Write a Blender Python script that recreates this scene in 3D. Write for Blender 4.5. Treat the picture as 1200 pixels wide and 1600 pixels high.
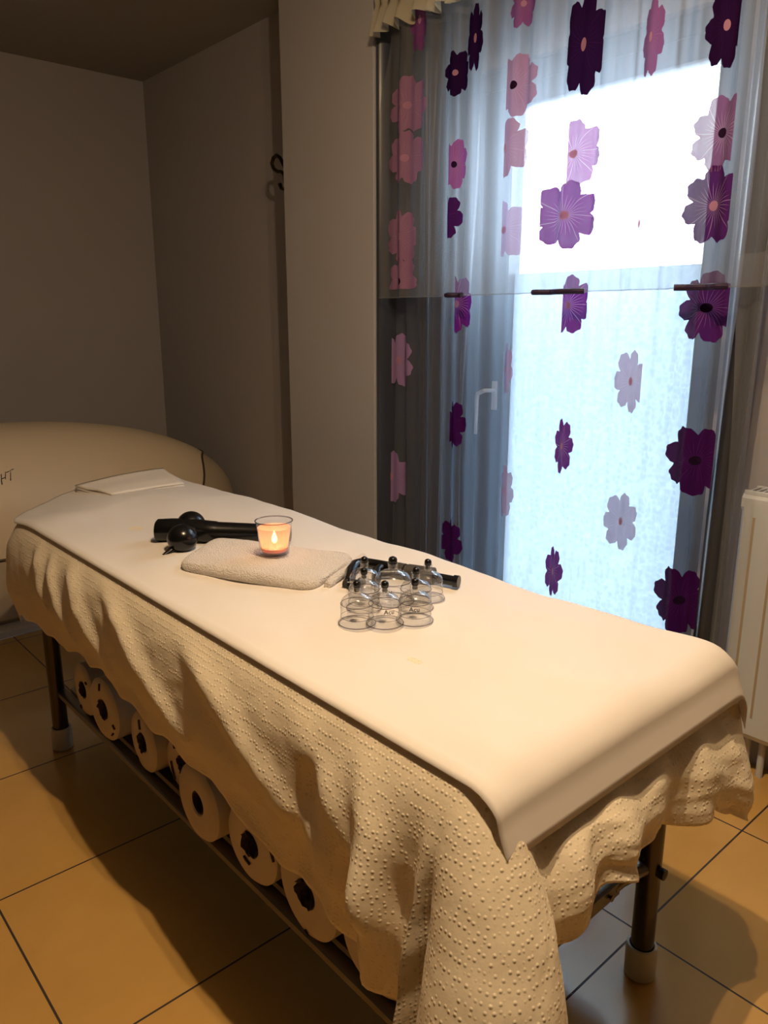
import bpy, math, random
from mathutils import Vector, Matrix, noise

# Room geometry is worked out in drawing units; S turns one unit into metres.
S = 0.75
random.seed(7)
PI = math.pi
scn = bpy.context.scene
for o in list(bpy.data.objects):
    bpy.data.objects.remove(o)
COL = scn.collection

# ------------------------------------------------------------------ camera
cam_d = bpy.data.cameras.new('camera'); cam = bpy.data.objects.new('camera', cam_d); COL.objects.link(cam)
cam_d.sensor_fit = 'VERTICAL'; cam_d.sensor_height = 32.0; cam_d.lens = 24.0      # 1200 px focal length on 1600 px
cam.location = (0, 0, 1.53 * S)
PITCH = math.radians(13.9913); YAW = math.radians(41.6522)
cam.rotation_euler = (PI / 2 - PITCH, 0, -YAW)
cam_d.clip_start = 0.02
scn.camera = cam

# ------------------------------------------------------------------ light
scn.view_settings.view_transform = 'Standard'
scn.view_settings.look = 'None'
scn.view_settings.gamma = 1
scn.view_settings.exposure = 0.1
scn.view_settings.use_curve_mapping = False

w = bpy.data.worlds.new('daylight'); scn.world = w; w.use_nodes = True
nt = w.node_tree; bg = nt.nodes['Background']
bg.inputs['Color'].default_value = (0.80, 0.92, 1.0, 1); bg.inputs['Strength'].default_value = 15.0

def lamp(name, kind, loc, energy, color, size=0.05, **kw):
    d = bpy.data.lights.new(name, kind); d.energy = energy; d.color = color
    if kind == 'POINT': d.shadow_soft_size = size
    for k, v in kw.items(): setattr(d, k, v)
    o = bpy.data.objects.new(name, d); COL.objects.link(o); o.location = [c * S for c in loc]
    return o
WARM = (1.0, 0.71, 0.42)
for x_, y_, k_ in ((0.90, 0.84, 1.0), (0.97, 0.62, .5)):
    lamp('ceiling_downlight', 'AREA', (x_, y_, 2.93), 11.5 * k_, WARM, shape='DISK').data.size = .03
    lamp('ceiling_bulb', 'POINT', (x_, y_, 2.92), 20 * k_, WARM, 0.014)
# daylight portal filling the window opening (guides world light, emits nothing itself)
po = lamp('window_portal', 'AREA', (2.66, 1.83, 1.2), 1, (1, 1, 1), shape='RECTANGLE')
po.data.size = 1.2 * S; po.data.size_y = 2.4 * S; po.data.cycles.is_portal = True
po.rotation_euler = (0, PI / 2, 0)      # faces -X
po.data.size, po.data.size_y = 2.4 * S, 1.3 * S

# ------------------------------------------------------------------ helpers
class MB:
    def __init__(s): s.v = []; s.f = []; s.mi = []; s.uv = {}; s.cur = 0
    def add(s, vs, fs, mi=None):
        b = len(s.v); s.v += [tuple(p) for p in vs]
        for f in fs:
            s.f.append([b + i for i in f]); s.mi.append(s.cur if mi is None else mi)
        return b
    def box(s, a, b, bev=0.0):
        x0, y0, z0 = a; x1, y1, z1 = b
        if bev <= 0:
            vs = [(x0,y0,z0),(x1,y0,z0),(x1,y1,z0),(x0,y1,z0),(x0,y0,z1),(x1,y0,z1),(x1,y1,z1),(x0,y1,z1)]
            s.add(vs, [(3,2,1,0),(4,5,6,7),(0,1,5,4),(1,2,6,5),(2,3,7,6),(3,0,4,7)])
        else:
            # chamfered box from stacked octagonal rings
            c = bev
            def ring(z, i):
                X0, X1, Y0, Y1 = x0 + i, x1 - i, y0 + i, y1 - i
                return [(X0+c,Y0,z),(X1-c,Y0,z),(X1,Y0+c,z),(X1,Y1-c,z),(X1-c,Y1,z),(X0+c,Y1,z),(X0,Y1-c,z),(X0,Y0+c,z)]
            rows = [ring(z0, c), ring(z0 + c, 0), ring(z1 - c, 0), ring(z1, c)]
            s.loft(rows, True, True, True)
    def loft(s, rows, closed=True, cap0=False, cap1=False):
        n = len(rows[0]); b = len(s.v); vs = [p for r in rows for p in r]; fs = []
        for i in range(len(rows) - 1):
            for j in range(n if closed else n - 1):
                k = (j + 1) % n
                fs.append((i*n+j, i*n+k, (i+1)*n+k, (i+1)*n+j))
        if cap0: fs.append(tuple(range(n - 1, -1, -1)))
        if cap1: fs.append(tuple((len(rows) - 1) * n + j for j in range(n)))
        s.add(vs, fs); return b
    def tube(s, pts, r, seg=12, closed=False, cap=True):
        P = [Vector(p) for p in pts]; n = len(P); rows = []
        R = r if isinstance(r, (list, tuple)) else [r] * n
        prev = None
        for i in range(n):
            if closed: t = P[(i + 1) % n] - P[i - 1]
            else: t = P[min(i + 1, n - 1)] - P[max(i - 1, 0)]
            t.normalize()
            if prev is None:
                a = Vector((0, 0, 1)) if abs(t.z) < .9 else Vector((1, 0, 0))
                u = t.cross(a).normalized()
            else:
                u = (prev - t * prev.dot(t)).normalized()
            prev = u; v = t.cross(u)
            rows.append([tuple(P[i] + (u * math.cos(2*PI*k/seg) + v * math.sin(2*PI*k/seg)) * R[i]) for k in range(seg)])
        if closed: rows.append(rows[0])
        s.loft(rows, True, cap and not closed, cap and not closed)
    def lathe(s, prof, c=(0, 0, 0), axis='z', seg=32, cap=False):
        rows = []
        for r, h in prof:
            row = []
            for k in range(seg):
                a = 2 * PI * k / seg; x, y = r * math.cos(a), r * math.sin(a)
                if axis == 'z': q = (x, y, h)
                elif axis == 'x': q = (h, x, y)
                else: q = (x, h, y)
                row.append((c[0]+q[0], c[1]+q[1], c[2]+q[2]))
            rows.append(row)
        s.loft(rows, True, cap, cap)
    def xform(s, m, start=0):
        for i in range(start, len(s.v)): s.v[i] = tuple(m @ Vector(s.v[i]))
    def build(s, name, mats, parent=None, smooth=True, org=None, autosmooth=40):
        me = bpy.data.meshes.new(name)
        og = Vector(org) if org is not None else Vector((0, 0, 0))
        me.from_pydata([tuple((Vector(p) - og) * S) for p in s.v], [], s.f)
        if not isinstance(mats, (list, tuple)): mats = [mats]
        for m in mats: me.materials.append(m)
        for p, i in zip(me.polygons, s.mi): p.material_index = i
        if s.uv:
            ul = me.uv_layers.new(name='UVMap')
            for lp in me.loops: ul.data[lp.index].uv = s.uv.get(lp.vertex_index, (0, 0))
        me.validate(); me.update()
        if smooth:
            me.polygons.foreach_set('use_smooth', [True] * len(me.polygons))
            try: me.set_sharp_from_angle(angle=math.radians(autosmooth))
            except Exception: pass
        o = bpy.data.objects.new(name, me); COL.objects.link(o)
        if parent is not None:
            o.parent = parent
            if org is None: o.location = -parent.location
            else: o.location = og * S
        elif org is not None: o.location = og * S
        return o
def tag(o, label=None, cat=None, group=None, kind=None):
    if label: o['label'] = label
    if cat: o['category'] = cat
    if group: o['group'] = group
    if kind: o['kind'] = kind
    return o
def empty(name, loc, rz=0):
    o = bpy.data.objects.new(name, None); COL.objects.link(o); o.location = [c * S for c in loc]
    o.rotation_euler = (0, 0, rz); o.empty_display_size = .05
    return o
def sm(a, b, x):
    t = max(0.0, min(1.0, (x - a) / (b - a))); return t * t * (3 - 2 * t)
def lerp_tab(tab, x):
    if x <= tab[0][0]: return tab[0][1]
    for (a, va), (b, vb) in zip(tab, tab[1:]):
        if x <= b:
            t = (x - a) / (b - a); t = t * t * (3 - 2 * t); return va + (vb - va) * t
    return tab[-1][1]
def fbm(x, y, z=0, o=3):
    s_, a, f = 0, 1, 1
    for _ in range(o):
        s_ += a * noise.noise(Vector((x * f, y * f, z * f))); a *= .5; f *= 2
    return s_

# ------------------------------------------------------------------ materials
def mat(name, color=(.8,.8,.8), rough=.5, metal=0.0, spec=.5, **kw):
    m = bpy.data.materials.new(name); m.use_nodes = True
    b = m.node_tree.nodes['Principled BSDF']
    b.inputs['Base Color'].default_value = (*color, 1); b.inputs['Roughness'].default_value = rough
    b.inputs['Metallic'].default_value = metal; b.inputs['Specular IOR Level'].default_value = spec
    for k, v in kw.items(): b.inputs[k.replace('_', ' ')].default_value = v
    return m
def N(m, t): return m.node_tree.nodes.new(t)
def L(m, a, b): m.node_tree.links.new(a, b)
def noise_bump(m, scale, strength, dist=.002, detail=4, col=None):
    tc = N(m, 'ShaderNodeTexCoord'); n = N(m, 'ShaderNodeTexNoise'); n.inputs['Scale'].default_value = scale
    n.inputs['Detail'].default_value = detail; L(m, tc.outputs['Object'], n.inputs['Vector'])
    bp = N(m, 'ShaderNodeBump'); bp.inputs['Strength'].default_value = strength; bp.inputs['Distance'].default_value = dist
    L(m, n.outputs['Fac'], bp.inputs['Height'])
    b = m.node_tree.nodes['Principled BSDF']; L(m, bp.outputs['Normal'], b.inputs['Normal'])
    if col:
        r = N(m, 'ShaderNodeMixRGB'); r.inputs[1].default_value = (*col[0], 1); r.inputs[2].default_value = (*col[1], 1)
        n2 = N(m, 'ShaderNodeTexNoise'); n2.inputs['Scale'].default_value = col[2]; n2.inputs['Detail'].default_value = 5
        L(m, tc.outputs['Object'], n2.inputs['Vector']); L(m, n2.outputs['Fac'], r.inputs[0]); L(m, r.outputs[0], b.inputs['Base Color'])
    return m

M = {}
M['wall'] = noise_bump(mat('painted_wall', (.43,.415,.425), .9, spec=.2), 60, .15, .002, col=((.42,.405,.415),(.44,.425,.435),3))
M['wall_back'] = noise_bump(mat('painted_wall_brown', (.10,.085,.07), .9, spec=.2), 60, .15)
M['ceiling'] = noise_bump(mat('painted_ceiling', (.34,.32,.30), .95, spec=.1), 40, .1)
M['satin'] = mat('satin_drape', (.025,.03,.045), .35, spec=.6, Sheen_Weight=.3)
M['frame'] = mat('anthracite_frame', (.055,.075,.10), .45)
M['white_plastic'] = mat('white_plastic', (.5,.5,.5), .35)
M['chrome'] = mat('dull_chrome', (.075,.065,.06), .25, metal=.9)
M['steel'] = mat('grey_steel', (.18,.17,.15), .4, metal=.8)
M['rubber'] = mat('cream_rubber', (.62,.58,.48), .55)
M['black'] = mat('black_plastic', (.006,.006,.007), .22, spec=.5)
M['matt_black'] = mat('matt_black', (.01,.01,.012), .5)
M['gunmetal'] = mat('grey_barrel', (.06,.055,.05), .4)
M['gold'] = mat('gold_band', (.8,.5,.2), .3, metal=1.0)
M['leather'] = noise_bump(mat('cream_leatherette', (.74,.62,.44), .33, spec=.5), 350, .12, .0006)
M['piping'] = mat('brown_piping', (.05,.03,.02), .5)
M['base_shell'] = mat('base_shell', (.5,.42,.31), .45)
M['plinth'] = mat('pale_plinth', (.62,.55,.45), .5)
M['paper_roll'] = noise_bump(mat('paper_roll', (.72,.62,.50), .9, spec=.1), 200, .3, .001)
M['paper_wrapped'] = noise_bump(mat('paper_roll_wrapped', (.72,.62,.50), .5, spec=.4), 60, .35, .003)
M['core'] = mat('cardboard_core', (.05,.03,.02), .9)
M['print_dark'] = mat('wrap_print', (.03,.015,.015), .5)
M['print_red'] = mat('wrap_print_red', (.22,.05,.03), .5)
M['navy'] = mat('navy_ink', (.01,.012,.05), .5)
M['red_ink'] = mat('red_ink', (.25,.03,.03), .5)
M['gold_ink'] = mat('gold_ink', (.42,.26,.05), .5)
M['ink'] = mat('black_ink', (.01,.01,.01), .5)
M['radiator'] = mat('radiator_enamel', (.60,.64,.68), .3)
M['radiator_groove'] = mat('radiator_groove_dust', (.42,.34,.24), .5)  # beige tone of the strips set in the vertical channels
M['mattress'] = mat('mattress_vinyl', (.6,.55,.45), .5)
M['hook'] = mat('bronze_hook', (.05,.035,.025), .35, metal=.8)
M['ruffle'] = None

# floor: large square tiles with dark grout
m = mat('floor_tile', (.4,.27,.14), .2, spec=.8); b = m.node_tree.nodes['Principled BSDF']
tc = N(m,'ShaderNodeTexCoord'); mp = N(m,'ShaderNodeMapping'); L(m, tc.outputs['Object'], mp.inputs['Vector'])
br = N(m,'ShaderNodeTexBrick'); br.offset = 0; br.squash = 1
T_ = .605 * S
mp.inputs['Location'].default_value = (-.385 * S, -.203 * S, 0)
br.inputs['Scale'].default_value = 1; br.inputs['Brick Width'].default_value = T_; br.inputs['Row Height'].default_value = T_
br.inputs['Mortar Size'].default_value = .0022; br.inputs['Mortar Smooth'].default_value = .1
L(m, mp.outputs['Vector'], br.inputs['Vector'])
n = N(m,'ShaderNodeTexNoise'); n.inputs['Scale'].default_value = 5; n.inputs['Detail'].default_value = 8; n.inputs['Roughness'].default_value = .6
L(m, tc.outputs['Object'], n.inputs['Vector'])
mx = N(m,'ShaderNodeMixRGB'); mx.inputs[1].default_value = (.52,.30,.08,1); mx.inputs[2].default_value = (.68,.41,.13,1)
L(m, n.outputs['Fac'], mx.inputs[0]); L(m, mx.outputs[0], br.inputs['Color1']); L(m, mx.outputs[0], br.inputs['Color2'])
br.inputs['Mortar'].default_value = (.03,.018,.012,1)
L(m, br.outputs['Color'], b.inputs['Base Color'])
bp = N(m,'ShaderNodeBump'); bp.inputs['Strength'].default_value = .6; bp.inputs['Distance'].default_value = .001; bp.invert = True
L(m, br.outputs['Fac'], bp.inputs['Height']); L(m, bp.outputs['Normal'], b.inputs['Normal'])
rr = N(m,'ShaderNodeMath'); rr.operation = 'MULTIPLY_ADD'; rr.inputs[1].default_value = .5; rr.inputs[2].default_value = .17
L(m, br.outputs['Fac'], rr.inputs[0]); L(m, rr.outputs[0], b.inputs['Roughness'])
M['floor'] = m

# embossed cover: small raised dots
m = mat('embossed_cover', (.90,.79,.60), .62, spec=.3, Sheen_Weight=.1); b = m.node_tree.nodes['Principled BSDF']
tc = N(m,'ShaderNodeTexCoord'); v = N(m,'ShaderNodeTexVoronoi'); v.feature = 'F1'; v.inputs['Scale'].default_value = 135; v.inputs['Randomness'].default_value = .35
L(m, tc.outputs['Object'], v.inputs['Vector'])
mr = N(m,'ShaderNodeMapRange'); mr.inputs[1].default_value = 0; mr.inputs[2].default_value = .42; mr.inputs[3].default_value = 1; mr.inputs[4].default_value = 0; mr.interpolation_type = 'SMOOTHSTEP'
L(m, v.outputs['Distance'], mr.inputs[0])
bp = N(m,'ShaderNodeBump'); bp.inputs['Strength'].default_value = .75; bp.inputs['Distance'].default_value = .0014
L(m, mr.outputs[0], bp.inputs['Height'])
n = N(m,'ShaderNodeTexNoise'); n.inputs['Scale'].default_value = 22; n.inputs['Detail'].default_value = 4; L(m, tc.outputs['Object'], n.inputs['Vector'])
b2 = N(m,'ShaderNodeBump'); b2.inputs['Strength'].default_value = .35; b2.inputs['Distance'].default_value = .006
L(m, n.outputs['Fac'], b2.inputs['Height']); L(m, bp.outputs['Normal'], b2.inputs['Normal']); L(m, b2.outputs['Normal'], b.inputs['Normal'])
M['cover'] = m
M['sheet'] = noise_bump(mat('smooth_sheet', (.84,.79,.74), .6, spec=.25), 9, .25, .004, detail=2)
# terry towels
m = mat('terry', (.93,.86,.80), .95, spec=.1, Sheen_Weight=.4)
M['terry'] = noise_bump(m, 300, 1.0, .009, detail=2)
M['cotton'] = noise_bump(mat('cotton_cloth', (.84,.78,.70), .9, spec=.1), 240, .4, .001)

def sheer(name, col, transp, tl=.5, emb=False, dcol=None):
    m = bpy.data.materials.new(name); m.use_nodes = True; t = m.node_tree; t.nodes.remove(t.nodes['Principled BSDF'])
    out = t.nodes['Material Output']
    d = N(m,'ShaderNodeBsdfDiffuse'); d.inputs['Color'].default_value = (*(dcol or col), 1)
    tr = N(m,'ShaderNodeBsdfTranslucent'); tr.inputs['Color'].default_value = (*(q * (.75 if dcol is None else 1) for q in col), 1)
    tp = N(m,'ShaderNodeBsdfTransparent')
    a = N(m,'ShaderNodeMixShader'); a.inputs[0].default_value = tl; L(m, d.outputs[0], a.inputs[1]); L(m, tr.outputs[0], a.inputs[2])
    b_ = N(m,'ShaderNodeMixShader'); b_.inputs[0].default_value = transp; L(m, a.outputs[0], b_.inputs[1]); L(m, tp.outputs[0], b_.inputs[2])
    if emb:
        # loosely woven threads: tiny uneven variations of openness
        tc = N(m,'ShaderNodeTexCoord'); mp = N(m,'ShaderNodeMapping'); mp.inputs['Scale'].default_value = (20, 60, 5)
        n = N(m,'ShaderNodeTexNoise'); n.inputs['Scale'].default_value = 1.5; n.inputs['Detail'].default_value = 3
        L(m, tc.outputs['Object'], mp.inputs['Vector']); L(m, mp.outputs[0], n.inputs['Vector'])
        r = N(m,'ShaderNodeMapRange'); r.inputs[1].default_value = .3; r.inputs[2].default_value = .7; r.inputs[3].default_value = transp - .035; r.inputs[4].default_value = transp + .035
        L(m, n.outputs['Fac'], r.inputs[0]); L(m, r.outputs[0], b_.inputs[0])
    L(m, b_.outputs[0], out.inputs['Surface'])
    return m
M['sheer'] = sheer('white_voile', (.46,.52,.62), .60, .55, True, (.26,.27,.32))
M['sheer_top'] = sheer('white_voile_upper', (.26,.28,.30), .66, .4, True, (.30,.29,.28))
M['ruffle'] = sheer('cream_ruffle', (.50,.45,.34), .1, .3)

def flower(name, col, vein, transp, tl):
    m = sheer(name, col, transp, tl); t = m.node_tree
    d = [n for n in t.nodes if n.type == 'BSDF_DIFFUSE'][0]; tr = [n for n in t.nodes if n.type == 'BSDF_TRANSLUCENT'][0]
    uv = N(m,'ShaderNodeTexCoord'); sp = N(m,'ShaderNodeSeparateXYZ'); L(m, uv.outputs['UV'], sp.inputs[0])
    def mth(op, a, b=None, c=None):
        n = N(m,'ShaderNodeMath'); n.operation = op
        for i, x in enumerate((a, b, c)):
            if x is None: continue
            if isinstance(x, (int, float)): n.inputs[i].default_value = x
            else: L(m, x, n.inputs[i])
        return n.outputs[0]
    ang = mth('ARCTAN2', sp.outputs[1], sp.outputs[0])
    r = mth('SQRT', mth('ADD', mth('MULTIPLY', sp.outputs[0], sp.outputs[0]), mth('MULTIPLY', sp.outputs[1], sp.outputs[1])))
    # fine radial threads near the heart, long ones between petals
    s1 = mth('ABSOLUTE', mth('SINE', mth('MULTIPLY_ADD', ang, 14.0, mth('MULTIPLY', r, 2.5))))
    w1 = mth('MULTIPLY', mth('SUBTRACT', .62, r), .75)
    v1 = mth('LESS_THAN', s1, w1)
    s2 = mth('ABSOLUTE', mth('COSINE', mth('MULTIPLY_ADD', ang, 3.5, mth('MULTIPLY', r, .6))))
    v2 = mth('LESS_THAN', s2, mth('MULTIPLY', mth('SUBTRACT', .95, r), .12))
    v = mth('MAXIMUM', v1, v2)
    mx = N(m,'ShaderNodeMixRGB'); mx.inputs[1].default_value = (*col, 1); mx.inputs[2].default_value = (*vein, 1)
    L(m, v, mx.inputs[0]); L(m, mx.outputs[0], d.inputs[0])
    dk = N(m,'ShaderNodeMixRGB'); dk.blend_type = 'MULTIPLY'; dk.inputs[0].default_value = 1; dk.inputs[2].default_value = (.42,.42,.42,1); L(m, mx.outputs[0], dk.inputs[1]); L(m, dk.outputs[0], tr.inputs[0])
    return m
FCOL = {
 'rose': flower('rose_flower', (.40,.20,.34), (.46,.27,.42), .12, .35),
 'rose2': flower('plum_rose_flower', (.24,.06,.22), (.32,.12,.28), .10, .35),
 'plum': flower('plum_flower', (.34,.08,.32), (.42,.15,.38), .10, .35),
 'plum2': flower('grey_plum_flower', (.22,.09,.26), (.5,.38,.58), .08, .35),
 'pale': flower('pale_lilac_flower', (.52,.38,.66), (.60,.48,.74), .22, .45),
 'lilac': flower('lilac_flower', (.48,.30,.60), (.54,.38,.66), .12, .4),
 'magenta': flower('magenta_flower', (.36,.085,.42), (.66,.42,.7), .06, .5),
 'purple': flower('purple_flower', (.20,.018,.28), (.62,.38,.7), .02, .5),
 'purple2': flower('deep_purple_flower', (.085,.014,.14), (.42,.28,.5), .02, .4),
 'purple3': flower('violet_flower', (.10,.016,.16), (.26,.11,.32), .02, .35),
 'dark': flower('dark_violet_flower', (.065,.008,.10), (.10,.02,.15), .01, .35),
 'black': flower('black_violet_flower', (.02,.005,.035), (.035,.008,.06), .0, .3)}  # uppermost flowers: their backlit darkness is put into the petal colour
FNAMES = list(FCOL)
M['heart'] = sheer('flower_heart_pink', (.55,.28,.42), .1, .4)
M['heart_dark'] = sheer('flower_heart_dark', (.02,.008,.03), 0, .1)
M['hem'] = mat('purple_hem', (.018,.004,.035), .7)

def thin_glass(name, tint=(1,1,1), refl_base=.05):
    m = bpy.data.materials.new(name); m.use_nodes = True; t = m.node_tree; t.nodes.remove(t.nodes['Principled BSDF'])
    g = N(m,'ShaderNodeBsdfGlossy'); g.inputs['Roughness'].default_value = .04
    tp = N(m,'ShaderNodeBsdfTransparent'); tp.inputs['Color'].default_value = (*tint, 1)
    lw = N(m,'ShaderNodeLayerWeight'); lw.inputs['Blend'].default_value = .5
    pw = N(m,'ShaderNodeMath'); pw.operation = 'POWER'; pw.inputs[1].default_value = 4.0; L(m, lw.outputs['Facing'], pw.inputs[0])
    fr = N(m,'ShaderNodeMath'); fr.operation = 'MULTIPLY_ADD'; fr.inputs[1].default_value = .75; fr.inputs[2].default_value = refl_base; L(m, pw.outputs[0], fr.inputs[0])
    mx = N(m,'ShaderNodeMixShader'); L(m, fr.outputs[0], mx.inputs[0]); L(m, tp.outputs[0], mx.inputs[1]); L(m, g.outputs[0], mx.inputs[2])
    L(m, mx.outputs[0], t.nodes['Material Output'].inputs['Surface'])
    return m
M['cup_glass'] = thin_glass('clear_cup_plastic', (.96,.97,.99), .15)
M['rim_glass'] = thin_glass('thick_cup_rim', (.62,.60,.64))
M['candle_glass'] = thin_glass('candle_glass', (.96,.95,.97))
M['pane'] = thin_glass('window_glass', (.97,.99,1.0))
# patterned privacy film on the lower glass
m = bpy.data.materials.new('patterned_glass_film'); m.use_nodes = True; t = m.node_tree; t.nodes.remove(t.nodes['Principled BSDF'])
tc = N(m,'ShaderNodeTexCoord')
wv = N(m,'ShaderNodeTexVoronoi'); wv.feature = 'DISTANCE_TO_EDGE'; wv.inputs['Scale'].default_value = 52; wv.inputs['Randomness'].default_value = .55
L(m, tc.outputs['Object'], wv.inputs['Vector'])
rp = N(m,'ShaderNodeValToRGB'); rp.color_ramp.elements[0].position = .02; rp.color_ramp.elements[0].color = (.085,.085,.085,1)
rp.color_ramp.elements[1].position = .16; rp.color_ramp.elements[1].color = (.04,.04,.04,1)
L(m, wv.outputs['Distance'], rp.inputs[0])
tl = N(m,'ShaderNodeBsdfTranslucent'); tl.inputs['Color'].default_value = (.275,.31,.345,1)
tp = N(m,'ShaderNodeBsdfTransparent')
mx = N(m,'ShaderNodeMixShader'); L(m, rp.outputs[0], mx.inputs[0]); L(m, tl.outputs[0], mx.inputs[1]); L(m, tp.outputs[0], mx.inputs[2])
L(m, mx.outputs[0], t.nodes['Material Output'].inputs['Surface'])
M['film'] = m
def emit(name, col, s):
    m = bpy.data.materials.new(name); m.use_nodes = True; t = m.node_tree; t.nodes.remove(t.nodes['Principled BSDF'])
    e = N(m,'ShaderNodeEmission'); e.inputs[0].default_value = (*col, 1); e.inputs[1].default_value = s
    L(m, e.outputs[0], t.nodes['Material Output'].inputs['Surface']); return m
M['flame'] = emit('candle_flame', (1.0, .70, .25), 14)
M['wax'] = sheer('pink_wax', (.95,.62,.52), .45, .5)  # peach glow of the flame, tinted into a see-through shell
M['wax_solid'] = mat('pink_wax_solid', (.9,.5,.4), .4, Subsurface_Weight=.4)

# measured places: flower motifs (Y, z, ry, rz, clip), hem bars and the logo strokes
VALF = [(2.422, 2.354, 0.125, 0.102, 2.308, 2.567, 2.211, 2.495, 'rose'), (2.431, 2.162, 0.113, 0.105, 2.332, 2.567, 2.013, 2.307, 'rose'), (2.455, 1.866, 0.101, 0.115, 2.371, 2.55, 1.703, 2.026, 'rose'), (2.454, 1.689, 0.094, 0.103, 2.339, 2.55, 1.658, 1.841, 'rose'), (2.201, 1.913, 0.076, 0.089, 2.1, 2.194, 1.787, 2.037, 'dark'), (2.159, 2.101, 0.066, 0.086, 2.075, 2.186, 1.98, 2.219, 'plum'), (2.163, 2.414, 0.071, 0.077, 2.105, 2.249, 2.305, 2.521, 'black'), (1.889, 2.318, 0.113, 0.101, 1.768, 1.926, 2.175, 2.458, 'rose'), (1.93, 2.124, 0.124, 0.102, 1.783, 1.927, 1.981, 2.265, 'rose'), (1.911, 1.848, 0.108, 0.097, 1.767, 1.926, 1.711, 1.982, 'pale'), (1.614, 2.381, 0.082, 0.148, 1.552, 1.678, 2.231, 2.581, 'black'), (1.629, 2.062, 0.116, 0.098, 1.498, 1.65, 1.923, 2.198, 'magenta'), (1.652, 1.874, 0.135, 0.106, 1.497, 1.745, 1.723, 2.021, 'purple'), (1.869, 2.565, 0.06, 0.073, 1.794, 1.947, 2.458, 2.652, 'rose2'), (1.131, 2.045, 0.09, 0.098, 1.09, 1.247, 1.906, 2.181, 'plum2'), (1.136, 1.852, 0.092, 0.105, 1.08, 1.268, 1.703, 1.998, 'purple2'), (1.146, 2.319, 0.062, 0.107, 1.11, 1.218, 2.205, 2.431, 'black'), (1.364, 1.822, 0.022, 0.099, 1.327, 1.393, 1.683, 1.959, 'pale'), (1.371, 2.341, 0.038, 0.107, 1.313, 1.418, 2.201, 2.512, 'rose2'), (2.373, 2.645, 0.049, 0.118, 2.287, 2.462, 2.513, 2.774, 'rose2'), (2.076, 2.509, 0.043, 0.116, 2.03, 2.122, 2.384, 2.672, 'black')]
MAINF = [(2.567, 1.358, 0.101, 0.123, 2.444, 2.697, 1.184, 1.529, 'lilac'), (2.608, 0.826, 0.098, 0.128, 2.478, 2.699, 0.645, 1.003, 'lilac'), (2.202, 1.595, 0.07, 0.11, 2.119, 2.23, 1.44, 1.747, 'purple'), (2.216, 1.101, 0.059, 0.108, 2.136, 2.253, 0.949, 1.251, 'dark'), (2.224, 0.595, 0.061, 0.11, 2.137, 2.278, 0.44, 0.748, 'dark'), (1.671, 1.583, 0.081, 0.101, 1.586, 1.695, 1.44, 1.723, 'purple'), (1.16, 1.568, 0.101, 0.103, 1.1, 1.299, 1.423, 1.71, 'purple3'), (1.152, 1.094, 0.11, 0.111, 1.098, 1.298, 0.937, 1.247, 'dark'), (1.158, 0.618, 0.102, 0.116, 1.101, 1.301, 0.454, 0.778, 'dark'), (1.406, 1.331, 0.048, 0.106, 1.373, 1.49, 1.181, 1.478, 'pale'), (1.404, 0.843, 0.055, 0.101, 1.35, 1.502, 0.7, 0.983, 'pale'), (1.664, 1.08, 0.034, 0.099, 1.603, 1.716, 0.94, 1.218, 'purple'), (1.673, 0.591, 0.032, 0.107, 1.598, 1.715, 0.44, 0.74, 'purple'), (1.935, 1.345, 0.025, 0.097, 1.894, 1.976, 1.208, 1.48, 'pale'), (1.921, 0.866, 0.026, 0.104, 1.882, 1.967, 0.719, 1.01, 'pale')]
HEMS = [(1.761, 1.565, 1.636, 1.607), (1.226, 1.069, 1.613, 1.606), (2.184, 2.109, 1.65, 1.643)]
LOGO= [[(1.074, 4.006, 0.804), (1.085, 4.006, 0.804), (1.098, 4.01, 0.808), (1.117, 4.014, 0.815)], [(1.076, 4.006, 0.804), (1.067, 3.988, 0.774)], [(1.1, 4.008, 0.807), (1.089, 3.984, 0.765)], [(1.055, 4.002, 0.799), (1.049, 3.988, 0.775), (1.046, 3.976, 0.752)], [(1.051, 3.99, 0.778), (1.07, 3.994, 0.782)]]
RED= [(1.032, 4.006, 0.803), (1.065, 4.002, 0.798), (1.09, 3.998, 0.79), (1.115, 3.994, 0.783)]
GOLD= [(1.042, 4.028, 0.837), (1.073, 4.026, 0.832), (1.093, 4.02, 0.825)]

# ================================================================== SETTING
XW = 2.60; ZC = 3.10; YE = 5.38; XP = 2.30
WY0, WY1, WZ0, WZ1 = 1.22, 2.475, 0.06, 2.51
def struct(name, mb, m, smooth=False):
    o = mb.build(name, m, smooth=smooth); o['kind'] = 'structure'; return o
b_ = MB(); b_.box((-3.2, -3.6, -.12), (XW + .3, YE + .2, 0)); struct('floor', b_, M['floor'])
b_ = MB(); b_.box((-3.2, -3.6, ZC), (XW + .3, YE + .2, ZC + .12)); struct('ceiling', b_, M['ceiling'])
b_ = MB()
b_.box((XW, -3.6, 0), (XW + .28, WY0, ZC)); b_.box((XW, WY1, 0), (XW + .28, YE + .2, ZC))
b_.box((XW, WY0, WZ1), (XW + .28, WY1, ZC)); b_.box((XW, WY0, 0), (XW + .28, WY1, WZ0))
struct('wall_right', b_, M['wall'])
b_ = MB(); b_.box((-3.2, YE, 0), (XW, YE + .2, ZC)); struct('wall_back', b_, M['wall'])
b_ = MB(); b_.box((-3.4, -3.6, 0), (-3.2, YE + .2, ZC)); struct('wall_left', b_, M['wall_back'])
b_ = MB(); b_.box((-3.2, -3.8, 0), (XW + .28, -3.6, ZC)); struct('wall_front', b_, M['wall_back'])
b_ = MB(); b_.box((XP, 2.655, 0), (XW, 3.318, ZC)); struct('wall_pillar', b_, M['wall'])

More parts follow.
